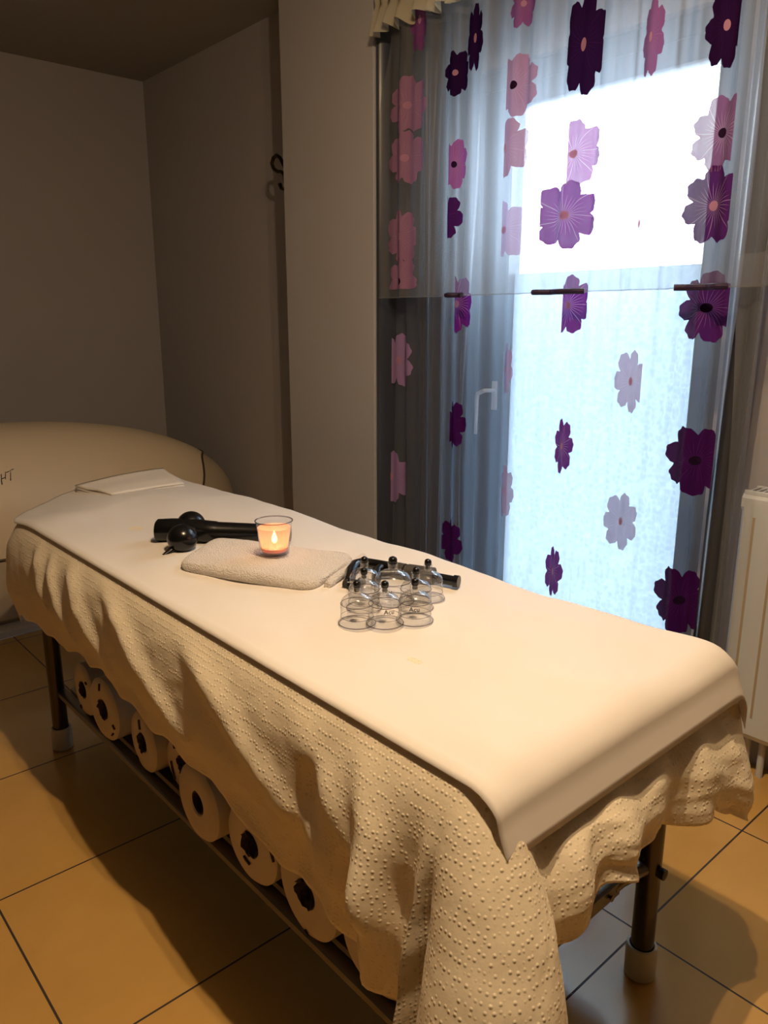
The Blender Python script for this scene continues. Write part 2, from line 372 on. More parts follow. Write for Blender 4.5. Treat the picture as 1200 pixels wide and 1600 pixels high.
# balcony door: anthracite frame, sash, glass with patterned film on the lower part
wn = empty('window_1', (XW + .06, 1.85, WZ0)); wn['kind'] = 'structure'
tag(wn, 'glazed balcony door with anthracite frame behind the flowered curtains')
def rectframe(y0, y1, z0, z1, wl, wr, wt, wb, x0, x1):
    mb = MB(); mb.box((x0, y0, z0), (x1, y0 + wr, z1), .006); mb.box((x0, y1 - wl, z0), (x1, y1, z1), .006)
    mb.box((x0, y0 + wr, z1 - wt), (x1, y1 - wl, z1), .006); mb.box((x0, y0 + wr, z0), (x1, y1 - wl, z0 + wb), .006); return mb
rectframe(WY0, WY1, WZ0, WZ1, .17, .055, .085, .08, XW + .03, XW + .13).build('window_frame', M['frame'], wn)
rectframe(WY0 + .05, WY1 - .165, WZ0 + .075, WZ1 - .08, .155, .05, .085, .12, XW + .005, XW + .09).build('sash', M['frame'], wn)
g = MB(); g.box((XW + .045, 1.318, .25), (XW + .055, 2.157, 2.347)); g.build('window_pane', M['pane'], wn, smooth=False)
g = MB(); g.box((XW + .0560, 1.322, .255), (XW + .0575, 2.153, 1.72)); g.build('patterned_film', M['film'], wn, smooth=False)
hd = MB(); hd.box((XW - .004, 2.185, 1.15), (XW + .006, 2.215, 1.275), .003)
hd.tube([(XW - .003, 2.20, 1.235), (XW - .045, 2.20, 1.238), (XW - .058, 2.207, 1.238), (XW - .060, 2.243, 1.222), (XW - .060, 2.247, 1.20), (XW - .060, 2.249, 1.045)], [.009, .009, .0095, .010, .009, .007], 10)
tag(hd.build('door_handle', M['white_plastic'], wn), 'white lever handle')

# ================================================================== CURTAINS
def foldx(Y, z, seed, a=1.0):
    ph = .35 * math.sin(Y * 3.1 + seed) + .22 * (2.7 - z) * math.sin(Y * 2.3 + seed * 2)
    return a * (.6 * math.sin(2 * PI * Y / .135 + seed + ph * 2.2) + .42 * math.sin(2 * PI * Y / .071 + 2 * seed + ph * 3) + .35 * math.sin(2 * PI * Y / .31 + ph))
def cloth(mb, fx, y0f, y1f, z0, z1, ny, nz, mi=0):
    rows = []
    for i in range(nz + 1):
        z = z0 + (z1 - z0) * i / nz; a, b = y0f(z), y1f(z)
        rows.append([(fx(a + (b - a) * j / ny, z), a + (b - a) * j / ny, z) for j in range(ny + 1)])
    mb.cur = mi; mb.loft(rows, False)
def add_flower(mb, fx, F, off, slots, rnd):
    Y, Z, ry, rz, ya, yb, za, zb, c = F
    n = 7; rot = rnd.uniform(0, 6); NA, NR = 84, 9
    def R(a):
        k = abs(math.cos(n / 2 * (a - rot)))
        return .64 + .36 * k ** .5 + .025 * math.sin(a * 23) + .05 * math.sin(a * 2 + rot)
    def put(lx, ly, e=0):
        y = min(max(Y - lx * ry, ya), yb); z = min(max(Z + ly * rz, za), zb)
        return (fx(y, z) - off - e, y, z)
    vs = []; uvs = []
    for i in range(1, NR + 1):
        for j in range(NA):
            a = 2 * PI * j / NA; r = R(a) * i / NR; lx, ly = r * math.cos(a), r * math.sin(a)
            vs.append(put(lx, ly)); uvs.append((lx * math.cos(rot) + ly * math.sin(rot), -lx * math.sin(rot) + ly * math.cos(rot)))
    vs.append(put(0, 0)); uvs.append((0, 0)); fs = []
    def ok(f):
        p = [vs[q] for q in f]
        return max(q[1] for q in p) - min(q[1] for q in p) > 1e-5 and max(q[2] for q in p) - min(q[2] for q in p) > 1e-5
    for i in range(NR - 1):
        for j in range(NA):
            k = (j + 1) % NA; f = (i*NA+j, i*NA+k, (i+1)*NA+k, (i+1)*NA+j)
            if ok(f): fs.append(f)
    for j in range(NA):
        f = (NR * NA, (j + 1) % NA, j)
        if ok(f): fs.append(f)
    b = mb.add(vs, fs, slots[c])
    for i, q in enumerate(uvs): mb.uv[b + i] = q
    # raised heart disc
    hc = rnd.random() < .5; vs = [put(0, 0, .0012)]; fs = []
    for j in range(20):
        a = 2 * PI * j / 20; vs.append(put(.135 * math.cos(a), .135 * math.sin(a), .0012))
    for j in range(20):
        f = (0, 1 + (j + 1) % 20, 1 + j)
        if ok(f): fs.append(f)
    if c in ('dark', 'purple3', 'plum2'): hs = slots['hd']
    elif c in ('purple', 'purple2', 'black', 'pale'): hs = slots['hp']
    else: hs = slots['hd'] if hc else slots['hp']
    mb.add(vs, fs, hs)
SLOT = {k: i + 1 for i, k in enumerate(FNAMES)}; SLOT['hp'] = len(FNAMES) + 1; SLOT['hd'] = len(FNAMES) + 2; SLOT['hem'] = len(FNAMES) + 3
FM = [FCOL[k] for k in FNAMES] + [M['heart'], M['heart_dark'], M['hem']]

rnd = random.Random(3)
fmain = lambda Y, z: 2.365 + foldx(Y, z, 1.3, .019 + .004 * sm(1.5, .2, z))
fval = lambda Y, z: 2.285 + foldx(Y, z, 4.1, .016) + .012 * sm(2.3, 2.7, z)
mb = MB()
edge = lambda z: 1.088 + .018 * math.sin(z * 2.5)
cloth(mb, fmain, edge, lambda z: 2.590 + .012 * math.sin(z * 1.7 + 1) - .03 * sm(2.2, 2.7, z), .05, 2.74, 420, 54)
for F in MAINF: add_flower(mb, fmain, F, .0025, SLOT, rnd)
cur = mb.build('sheer_curtain', [M['sheer']] + FM, org=(2.365, 1.85, .05))
tag(cur, 'full-length white voile curtain with purple and lilac flowers over the balcony door', 'curtain')
mb = MB()
cloth(mb, fval, lambda z: .55, lambda z: 2.595 - .04 * sm(2.2, 2.75, z) + .01 * math.sin(z * 4), 1.625, 2.74, 500, 30)
for F in VALF: add_flower(mb, fval, F, .0025, SLOT, rnd)
for ya, yb, za, zb in HEMS:
    mb.cur = SLOT['hem']; n_ = 14
    pts = [(fval(ya + (yb - ya) * i / n_, 1.63) - .004, ya + (yb - ya) * i / n_, 1.627) for i in range(n_ + 1)]
    mb.tube(pts, .0095, 8)
# thin rolled hem
mb.cur = 0; mb.tube([(fval(.55 + 2.05 * i / 300, 1.625), .55 + 2.05 * i / 300, 1.625) for i in range(301)], .0025, 6)
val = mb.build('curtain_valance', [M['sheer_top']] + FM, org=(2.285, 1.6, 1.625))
tag(val, 'short upper tier of white voile with purple flowers, hanging in front of the long curtain', 'curtain')
# gathered ruffle header
mb = MB(); rows = []
for i, (z, amp, x) in enumerate([(2.86, .008, 2.29), (2.78, .012, 2.285), (2.745, .004, 2.288), (2.72, .012, 2.28), (2.68, .022, 2.272), (2.645, .030, 2.268)]):
    rows.append([(x - .5 * .02 + amp * math.sin(Y * 95 + 2 * math.sin(Y * 17)) , Y, z + (.012 * math.sin(Y * 60 + 1.3 * math.sin(Y * 23)) if i > 3 else .008 * math.sin(Y * 80) if i == 0 else 0)) for Y in [.55 + 2.06 * k / 620 for k in range(621)]])
mb.loft(rows, False); rf = mb.build('ruffle_header', M['ruffle'], val)
tag(rf, 'cream gathered ruffle along the top')
# curtain rod, hidden behind the ruffle
mb = MB(); mb.tube([(2.33, .45, 2.765), (2.33, 2.645, 2.765)], .014, 14); mb.lathe([(.0, -.02), (.024, -.012), (.026, .0), (.014, .012)], (2.33, .44, 2.765), 'y', 16)
for y in (.8, 1.7, 2.55): mb.tube([(2.33, y, 2.765), (XW, y, 2.775)], .009, 8)
tag(mb.build('curtain_rod', M['hook'], org=(2.33, 1.6, 2.765)), 'thin dark rod carrying the voile curtains, behind their ruffle', 'curtain rod')
# dark satin side drapes
def drape(name, y0, y1, x, amp, per, seed, label, ret=False):
    mb = MB(); fx = lambda Y, z: x + amp * math.sin(2 * PI * Y / per + seed + .8 * math.sin(z * 1.2 + Y * 5)) + amp * .35 * math.sin(2 * PI * Y / (per * .43) + z * .8)
    f0 = fx
    if ret: fx = lambda Y, z: f0(Y, z) * (1 - sm(2.54, 2.62, Y)) + (x - .175 * sm(2.55, 2.642, Y)) * sm(2.54, 2.62, Y)  # edge pulled forward over the pillar's lamplit side so that it reads dark
    cloth(mb, fx, lambda z: y0 + .015 * math.sin(z * 2), lambda z: y1, .05, 2.70, 90, 40)
    o = mb.build(name, M['satin'], org=(x, (y0 + y1) / 2, .05))
    md = o.modifiers.new('thickness', 'SOLIDIFY'); md.thickness = .0012; tag(o, label, 'curtain'); return o
drape('side_drape', 2.24, 2.645, 2.485, .030, .115, .4, 'dark blue-grey satin drape bunched at the left of the balcony door, beside the pillar', True)
drape('side_drape', 1.045, 1.14, 2.455, .018, .09, 1.9, 'narrow dark blue satin drape at the right of the balcony door, beside the radiator')
# pale outer fold of the right hand voile
mb = MB()
fo = lambda Y, z: 2.345 + .010 * math.sin(Y * 60 + z)
cloth(mb, fo, lambda z: .985, lambda z: 1.035 + .05 * sm(.9, 2.0, z), .05, 1.72, 24, 30)
tag(mb.build('sheer_curtain', M['sheer_top'], org=(2.345, 1.02, .05)), 'narrow plain voile strip at the far right edge of the curtains, by the radiator', 'curtain')

# ================================================================== RADIATOR
ra = empty('radiator', (2.50, .35, .14)); tag(ra, 'white panel radiator on the wall right of the curtains', 'radiator')
mb = MB(); RX = 2.475; rows = []
ys = []; y = 1.035
prof = [(RX + .012, 1.04), (RX, 1.030)]
pitch = .052 * 1.3; k = 0; yy = 1.010
while yy > -.35:
    prof += [(RX, yy), (RX + .004, yy - .006), (RX + .004, yy - .022), (RX, yy - .030)]
    yy -= pitch
prof += [(RX, -.37), (RX + .012, -.38)]
for z, e in ((.15, .012), (.17, 0), (.20, 0), (.215, 0), (.93, 0), (.945, 0), (.975, 0), (.99, .012)):
    flat = z < .205 or z > .94
    rows.append([(RX + e if flat else px + e, py, z) for px, py in prof])
mb.loft(rows, False); mb.build('front_panel', M['radiator'], ra, autosmooth=25)
mb = MB(); yy = 1.010
while yy > -.35:
    mb.box((RX + .0030, yy - .018, .23), (RX + .0045, yy - .010, .915)); yy -= pitch
tag(mb.build('channel', M['radiator_groove'], ra, smooth=False), 'dusty beige vertical channels')
mb = MB(); mb.box((RX + .1, -.37, .17), (RX + .112, 1.03, .97), .004); mb.build('rear_panel', M['radiator'], ra)
mb = MB(); mb.box((RX + .008, 1.028, .16), (RX + .112, 1.040, .985), .004); mb.build('side_cover', M['radiator'], ra)
mb = MB(); mb.box((RX + .008, -.38, .985), (RX + .018, 1.038, 1.0), .002); mb.box((RX + .10, -.38, .985), (RX + .11, 1.038, 1.0), .002)
y = 1.03
while y > -.37:
    mb.box((RX + .016, y - .007, .983), (RX + .102, y, .997)); y -= .019
mb.build('top_grille', M['radiator'], ra)
mb = MB(); mb.tube([(RX + .06, .95, .17), (RX + .06, .95, .0)], .012, 10); mb.tube([(RX + .06, .9, .16), (RX + .06, .9, .0)], .012, 10); mb.build('pipe', M['radiator'], ra)
for y in (.8, -.1):
    for z in (.3, .8):
        mb = MB(); mb.box((RX + .111, y, z), (XW, y + .03, z + .04)); mb.build('wall_bracket', M['radiator'], ra, smooth=False)

# ================================================================== WALL HOOK
hk = empty('coat_hook', (2.42, 3.318, 2.2)); tag(hk, 'dark metal coat hook on the hidden side of the pillar, its loop poking out', 'hook')
mb = MB(); mb.box((2.405, 3.318, 2.185), (2.435, 3.326, 2.29), .003); mb.build('back_plate', M['hook'], hk)
Y0 = 3.33
sc = lambda dy, dz: (2.42, 3.485 + dy, 2.262 + dz)
mb = MB()
mb.tube([sc(-.015,-.075), sc(-.005,-.04), sc(-.0,-.012), sc(.02,.004), sc(.06,.012), sc(.095,.03), sc(.11,.058), (2.42, 3.578, 2.345), (2.42, 3.548, 2.352), (2.42, 3.518, 2.335), (2.42, 3.490, 2.30), (2.42, 3.462, 2.262), (2.42, 3.446, 2.225), (2.42, 3.436, 2.19)], .0095, 10)
mb.tube([(2.42, 3.32, 2.215), (2.42, 3.38, 2.205), (2.42, 3.445, 2.20)], .009, 8)
mb.build('loop', M['hook'], hk)
mb = MB(); mb.tube([(2.42, 3.446, 2.255), (2.42, 3.448, 2.21), (2.42, 3.460, 2.192), (2.42, 3.487, 2.183), (2.42, 3.515, 2.19), (2.42, 3.528, 2.212)], [.009,.009,.009,.009,.009,.011], 10); mb.build('hook_arm', M['hook'], hk)

# ================================================================== SPA CAPSULE (pale rounded couch behind the table)
CX, CY, CZ, CA, CB, CC = 1.0, 4.4, .38, 1.54, .5, .62
sp = empty('spa_capsule', (CX, CY, 0)); tag(sp, 'large cream upholstered spa capsule with rounded end, in the alcove behind the massage table', 'spa capsule')
def sgn(v): return -1 if v < 0 else 1
def cap_pt(th, ph, k=1.0):
    # ph: 0 rim .. pi/2 crown
    c, s_ = math.cos(ph), math.sin(ph)
    # superellipsoid  |dx/a|^2.4 + |dy/b|^2.2 + |dz/c|^2.2 = 1
    ct, st = math.cos(th), math.sin(th); u = sgn(ct) * abs(ct) ** (2 / 2.4); v = sgn(st) * abs(st) ** (2 / 2.2)
    h = abs(c) ** (2 / 2.3); z = abs(s_) ** (2 / 2.2)
    return (CX + CA * u * h * k, CY + CB * v * h * k, CZ + CC * z * k)
def seam_ph(th):      # the join climbs towards the rounded right hand end
    return .02 + .42 * sm(.55, .97, math.cos(th)) * 1.3
NT = 128; ths = [2 * PI * i / NT for i in range(NT)]
mb = MB(); rows = []
for i in range(25):
    t = i / 24
    rows.append([cap_pt(th, seam_ph(th) + (PI / 2 - seam_ph(th)) * t) for th in ths])
mb.loft(rows, True, False, True); mb.build('padded_lid', M['leather'], sp)
mb = MB(); mb.tube([cap_pt(th, seam_ph(th), 1.001) for th in ths], .007, 8, closed=True); mb.build('seam_piping', M['piping'], sp)
mb = MB(); rows = []
for zf, k in ((.03, .80), (.08, .93), (.20, .975), (.33, .99)):
    rows.append([(CX + (cap_pt(th, 0)[0] - CX) * k, CY + (cap_pt(th, 0)[1] - CY) * k, zf) for th in ths])
for i in range(6):
    rows.append([cap_pt(th, seam_ph(th) * i / 5, .997) for th in ths])
mb.loft(rows, True, True, False); mb.build('base_shell', M['base_shell'], sp)
mb = MB(); mb.box((-.35, 3.885, .0), (2.2, 4.85, .045), .008); mb.build('plinth', M['plinth'], sp)
def cap_y(X, z):
    r = 1 - abs((X - CX) / CA) ** 2.4 - abs((z - CZ) / CC) ** 2.2
    return CY - CB * max(r, 0.02) ** (1 / 2.2)
def strokes(name, L_, r, m):
    mb = MB()
    for st in L_:
        pts = []
        for (x0, _, z0), (x1, _, z1) in zip(st, st[1:]):
            for q in range(4): X = x0 + (x1 - x0) * q / 4; Z = z0 + (z1 - z0) * q / 4; pts.append((X, cap_y(X, Z), Z))
        X, _, Z = st[-1]; pts.append((X, cap_y(X, Z), Z))
        mb.tube(pts, r, 6)
    return mb.build(name, m, sp)
tag(strokes('lettering', LOGO, .0042, M['navy']), 'navy hand-drawn letters')
tag(strokes('underline_stroke', [RED], .003, M['red_ink']), 'thin red stroke through the letters')
tag(strokes('arc_stroke', [GOLD], .004, M['gold_ink']), 'gold arc above the letters')

# ================================================================== MASSAGE TABLE
X0, X1, YN, YF, ZT = .80, 1.575, .655, 3.26, .83
tb = empty('massage_table', (1.18, 1.95, 0)); tag(tb, 'long padded massage table on dull metal legs, draped in cream covers', 'massage table')
def outline(inset=0.0, n=30):
    cs = [((X0, YN), .07, PI), ((X1, YN), .07, 1.5 * PI), ((X1, YF), .14, 0), ((X0, YF), .40, .5 * PI)]
    out = []
    # start on near side (X0), walk towards near end, window side, head end, back
    for (cx, cy), r, a0 in cs:
        sx = 1 if cx == X0 else -1; sy = 1 if cy == YN else -1
        ox, oy = cx + sx * r, cy + sy * r
        for i in range(n + 1):
            a = a0 + .5 * PI * i / n
            out.append((ox + (r - inset) * math.cos(a), oy + (r - inset) * math.sin(a), math.cos(a), math.sin(a)))
    # densify straight runs
    res = []
    for i in range(len(out)):
        p, q = out[i], out[(i + 1) % len(out)]
        d = math.hypot(q[0] - p[0], q[1] - p[1]); k = max(1, int(d / .012)) if d > .05 else 1
        for j in range(k):
            t = j / k; res.append(tuple(p[m_] + (q[m_] - p[m_]) * t for m_ in range(4)))
    return res
ol = outline(.012)
mb = MB(); mb.loft([[(x - nx * .012, y - ny * .012, .735) for x, y, nx, ny in ol], [(x, y, .75) for x, y, nx, ny in ol], [(x, y, .765) for x, y, nx, ny in ol], [(x - nx * .03, y - ny * .03, .778) for x, y, nx, ny in ol]], True, True, True)
mb.build('padded_top', M['mattress'], tb)
mb = MB()
mb.tube([(.86, .76, .70), (.86, 3.0, .70)], .022, 12); mb.tube([(1.50, .76, .70), (1.50, 3.0, .70)], .022, 12)
for y in (.76, 1.7, 2.68, 3.0): mb.tube([(.86, y, .70), (1.50, y, .70)], .022, 12)
mb.box((.85, .76, .715), (1.51, 3.0, .735)); mb.build('top_frame', M['steel'], tb)
for (x, y) in ((.805, 2.69), (1.48, .735), (.875, .80), (1.48, 2.68)):
    mb = MB(); mb.tube([(x, y, .70), (x, y, .30), (x, y, .07)], .027, 20); lg = mb.build('leg', M['chrome'], tb, org=None)
    mb = MB(); mb.lathe([(.030, .0), (.036, .004), (.037, .075), (.034, .085), (.029, .086)], (x, y, 0), 'z', 24)
    # rubber foot: dark sole ring
    rb = mb.build('rubber_foot', M['rubber']); rb.parent = lg; rb.location = (0, 0, 0)
    if y < 1 and x > 1:
        mb = MB(); mb.lathe([(.0, -.014), (.013, -.012), (.013, .01), (.0, .012)], (x - .002, y - .028, .30), 'y', 16)
        kb = mb.build('height_knob', M['matt_black']); kb.parent = lg
        mb = MB(); mb.tube([(x + .06 + .038 * math.cos(a), y - .01, .47 + .05 * math.sin(a)) for a in [2 * PI * i / 18 for i in range(18)]], .0035, 6, closed=True)
        wl = mb.build('wire_loop', M['steel']); wl.parent = lg
# folding brace at the near end
mb = MB(); mb.tube([(1.48, .735, .305), (1.385, .755, .302), (1.36, .76, .295)], .017, 12); mb.build('brace', M['steel'], tb)
mb = MB(); mb.box((.88, .745, .275), (1.375, .77, .315), .004); mb.lathe([(.0, -.006), (.008, -.005), (.0, .006)], (1.33, .742, .295), 'y', 10); mb.build('crossbar', M['steel'], tb)
# lower shelf carrying the paper rolls
mb = MB(); mb.box((.80, .80, .212), (.835, 2.69, .236), .004); mb.box((1.44, .80, .212), (1.475, 2.69, .236), .004); mb.build('shelf_rail', M['steel'], tb)
mb = MB()
for k in range(5): mb.box((.85 + k * .125, .80, .205), (.93 + k * .125, 2.68, .228), .003)
mb.build('shelf_slats', M['steel'], tb)

# ---- paper rolls
def roll(Y, x0, r, ln, zc, rz, wrapped, label, mark):
    t = empty('paper_roll', (x0, Y, zc), rz)
    tag(t, label, 'paper roll', 'paper rolls on the shelf under the massage table')
    mb = MB(); rc = r * .30
    prof = [(rc, .004), (rc + .004, .0), (r * .62, -.001), (r - .008, 0), (r, .007), (r, ln - .006), (r - .006, ln), (rc, ln)]
    mb.lathe(prof + [(rc, .004)], (0, 0, 0), 'x', 40)
    o = mb.build('roll_body', M['paper_wrapped' if wrapped else 'paper_roll']); o.parent = t
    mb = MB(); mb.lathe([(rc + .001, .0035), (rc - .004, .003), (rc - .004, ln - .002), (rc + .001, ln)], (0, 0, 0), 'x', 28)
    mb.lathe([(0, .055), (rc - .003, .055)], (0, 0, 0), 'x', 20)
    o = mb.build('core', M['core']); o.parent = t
    if wrapped:
        rr = random.Random(int(Y * 1000)); mb = MB()
        # crumpled film tucked into the hole plus scraps of print
        rows = []
        for i in range(6):
            q = rc * (1.12 - i * .17)
            rows.append([(-.004 + i * .006 + rr.uniform(-.004, .004), q * math.cos(2*PI*j/22) * rr.uniform(.8, 1.1), q * math.sin(2*PI*j/22) * rr.uniform(.8, 1.1)) for j in range(22)])
        mb.loft(rows, True, False, True)
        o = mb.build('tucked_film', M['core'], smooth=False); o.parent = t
        for a0, rad, w_, h_ in mark:
            mb = MB()
            y, z = rad * r * math.cos(a0), rad * r * math.sin(a0)
            mb.tube([(-.0025, y - w_ * r, z - h_ * r), (-.003, y + .2 * w_ * r, z + .1 * h_ * r), (-.0025, y + w_ * r, z + h_ * r)], .0035, 5)
            o = mb.build('print_mark', M['print_dark']); o.parent = t
    return t
RZ = .236
roll(2.435, .812, .090, .30, RZ + .090, -.03, True, 'wrapped paper roll nearest the far left leg', [(2.4, .7, .05, .02), (-1.2, .85, .04, .06)])
roll(2.235, .800, .102, .30, RZ + .102, .04, True, 'second wrapped paper roll from the far left leg', [(1.5, .75, -.03, .12), (3.5, .8, .06, .05), (3.9, .85, .05, -.05)])
roll(1.985, .815, .092, .28, RZ + .092, -.05, True, 'wrapped paper roll standing alone, third from the far left leg', [(1.5, .62, .01, .16), (-1.0, .9, .08, .03)])
roll(1.80, .850, .088, .26, RZ + .088, .10, True, 'wrapped paper roll with torn brown wrapper, just left of the plain roll', [(1.0, .8, .06, .2), (-.6, .7, .08, .3)])
roll(1.600, .785, .102, .28, RZ + .102, .0, False, 'clean unwrapped white roll with open black core in the middle of the shelf', [])
roll(1.375, .802, .100, .28, RZ + .100, .03, True, 'wrapped paper roll just right of the plain white roll', [(2.7, .98, .1, .3), (-1.3, .5, .12, .05)])
roll(1.155, .802, .104, .28, RZ + .104, -.03, True, 'wrapped paper roll with a black tag, second from the near end', [(-1.6, .9, .05, .02)])
roll(.945, .815, .100, .28, RZ + .100, .05, True, 'wrapped paper roll partly behind the hanging corner of the cover', [(.3, .8, .02, .1)])

# ---- embossed cover: draped over the table
SIDE = [(.70, .345), (.85, .385), (1.02, .415), (1.2, .432), (1.43, .472), (1.76, .494), (2.1, .535), (2.5, .505), (2.8, .49), (3.0, .42)]
ENDH = [(.80, .40), (.86, .56), (.95, .575), (1.02, .60), (1.22, .575), (1.4, .55), (1.5, .52), (1.58, .41)]
def hem_z(x, y, nx, ny):
    wn_, we = max(0, -nx), max(0, -ny); wh = max(0, ny); ww = max(0, nx)
    a = (lerp_tab(SIDE, y) * wn_ ** 2 + lerp_tab(ENDH, x) * we ** 2 + .40 * wh ** 2 + .585 * ww ** 2) / (wn_ ** 2 + we ** 2 + wh ** 2 + ww ** 2)
    if wn_ > .05 and we > .05: a -= .16 * math.sin(2 * math.atan2(we, wn_))
    if ww > .05 and we > .05: a -= .02 * math.sin(2 * math.atan2(we, ww))
    return a
def drp(x, y): return .045 * sm(2.72, 3.2, y) * (1 - sm(.85, 1.25, x))
def cover_out(x, y, nx, ny, t, arc):
    o = .072 * (1 - math.exp(-4.2 * t)) - .014 * t * t
    near = max(0, -nx) ** 2; end = max(0, -ny) ** 2
    cn = max(0, -nx) * max(0, -ny) * 2                    # near corner
    cf = max(0, nx) * max(0, -ny) * 2                     # window side corner of the near end
    ch = max(0, -nx) * max(0, ny) * 2                     # head corner
    o += cn * .19 * t + cf * .06 * t ** 1.2 + ch * -.03 * t
    dn = math.hypot(x - X0, y - YN)                        # distance from near corner
    cone = math.exp(-(dn / .20) ** 2)
    o += cone * .05 * t * (1 + .2 * math.sin(arc * 40))
    # folds radiating from the near corner
    if dn < .6: o += .040 * sm(.05, .6, t) * math.exp(-(dn / .26) ** 2) * math.sin((arc - ARC0) * 46 + 1.2 * t + .6) * (1 - .75 * end) 
    # long slanted swags on the near side
    if near > .5:
        for a, k, wd, am, t0, t1 in ((2.62, .30, .045, .016, .05, .75), (2.50, .34, .03, .018, .1, 1.0), (2.33, .42, .05, .020, .05, .9), (2.08, .75, .07, .022, .1, .8), (1.62, .9, .09, .020, .1, .7), (1.15, .55, .06, .014, .15, .7), (.93, .18, .04, .024, .15, 1.1), (1.02, -.1, .03, -.016, .2, 1.2)):
            d = y - (a - k * t)
            o += am * math.exp(-(d / wd) ** 2) * sm(0, t0 + .12, t) * (1 - .7 * sm(t1 * .6, t1 * 1.1, t))
        o += .012 * fbm(y * 3.2, t * 2.0, 3) * t
        o -= .018 * sm(.55, 1, t)
    if end > .5:
        o -= .060 * math.exp(-((t - .25) / .26) ** 2) * end * min(1, dn / .1)
        o += t * (.020 * math.sin(x * 17 + 1.2 + t) + .010 * math.sin(x * 41 + t * 2)) + .012 * fbm(x * 7, t * 5, 9) * t
    if ny > .3 or nx > .3: o += t * .014 * math.sin(arc * 22)
    return o
ol = outline(.0); cxm, cym = 1.19, 1.95
ARC0 = .07 * PI / 4
mb = MB(); rows = []
for f in (.02, .25, .5, .65, .75, .83, .9, .94, .965): rows.append([(cxm + (x - cxm) * f, cym + (y - cym) * f, ZT + .001 - drp(cxm + (x - cxm) * f, cym + (y - cym) * f)) for x, y, nx, ny in ol])
arcs = []; s_ = 0
for i, p in enumerate(ol):
    if i: s_ += math.hypot(p[0] - ol[i-1][0], p[1] - ol[i-1][1])
    arcs.append(s_)
rows.append([(x - nx * .022, y - ny * .022, ZT - drp(x, y)) for x, y, nx, ny in ol])
rows.append([(x - nx * .006, y - ny * .006, ZT - .005 - drp(x, y)) for x, y, nx, ny in ol])
NTt = 44
for i in range(NTt + 1):
    t = i / NTt; row = []
    for (x, y, nx, ny), a in zip(ol, arcs):
        hz = hem_z(x, y, nx, ny) + .008 * math.sin(a * 31) + .010 * fbm(a * 3, 0, 5)
        z = (ZT - .016) + (hz - ZT + .016) * t - drp(x, y) * (1 - t)
        o = cover_out(x, y, nx, ny, t, a) + .004 + .004 * fbm(x * 14, y * 14, z * 14, 2) * sm(0, .2, t)
        row.append((x + nx * o, y + ny * o, z))
    rows.append(row)
mb.loft(rows, True, False, False)
cv = mb.build('table_cover', M['cover'], org=(1.19, 1.95, ZT), autosmooth=180)
md = cv.modifiers.new('thickness', 'SOLIDIFY'); md.thickness = .002; md.offset = 1
tag(cv, 'cream cover embossed with small dots, hanging down all sides of the massage table', 'table cover')

# ---- smooth sheet lying over the cover
mb = MB(); rows = []; R = .045
NX, NY = 90, 230
XA, XB = X0 - .003, X1 + .055
Ls = [i / NY for i in range(NY + 1)]
total = (YF - .02) - (YN + R) + R * PI / 2 + .052
def sheet_pt(u, v):
    # u across (0 near side), v along (0 at head end)
    W_ = (XB - XA) + .05; d = u * W_
    flat = X1 - .01 - XA
    if d <= flat: x, dz = XA + d, 0
    else:
        e = d - flat; q = min(e / .05, PI / 2); x = XA + flat + .05 * math.sin(q); dz = -.05 * (1 - math.cos(q)) - max(0, e - .05 * PI / 2)
    xe = min(max(x, X0 - .012), X1)
    r = .40; yf = YF - .01
    if xe < X0 + r - .012: yf = YF - .01 - r + math.sqrt(max(0, r * r - (X0 + r - .012 - xe) ** 2)) * 1.0
    l = v * total; lflat = (YF - .02) - (YN + R)
    if l <= lflat:
        y = yf + ((YN + R) - yf) * (l / lflat); zz = 0
    else:
        e = l - lflat; q = min(e / R, PI / 2); y = YN + R - R * math.sin(q) - .006; zz = -R * (1 - math.cos(q)) - max(0, e - R * PI / 2); y -= .022 * max(0, e - R * PI / 2) / .05 + .012 * sm(.02, .06, e)
        y = y + .006 * (1 - sm(0, .03, e))
    z = ZT + .0075 + dz + zz
    # gentle unevenness of the padding and the head cushion
    edge_ = min(sm(0, .12, u), sm(0, .08, 1 - u)) * sm(0, .06, 1 - v)
    z += edge_ * (.013 * fbm(x * 3, y * 2.2, 1, 3) + .004)
    z += edge_ * (.016 * math.exp(-((y - 2.75) / .28) ** 2 - ((x - 1.3) / .22) ** 2))
    z -= drp(x, y)
    if u < .02: z -= .008 * (1 - u / .02)
    return (x, y, z)
for j in range(NY + 1):
    rows.append([sheet_pt(i / NX, j / NY) for i in range(NX + 1)])
mb.loft(rows, False)
sh = mb.build('smooth_sheet', M['sheet'], org=(1.19, 1.95, ZT), autosmooth=180)
md = sh.modifiers.new('thickness', 'SOLIDIFY'); md.thickness = .0012; md.offset = 1
tag(sh, 'smooth pale sheet spread over the top of the massage table', 'sheet')
TOP = ZT + .012

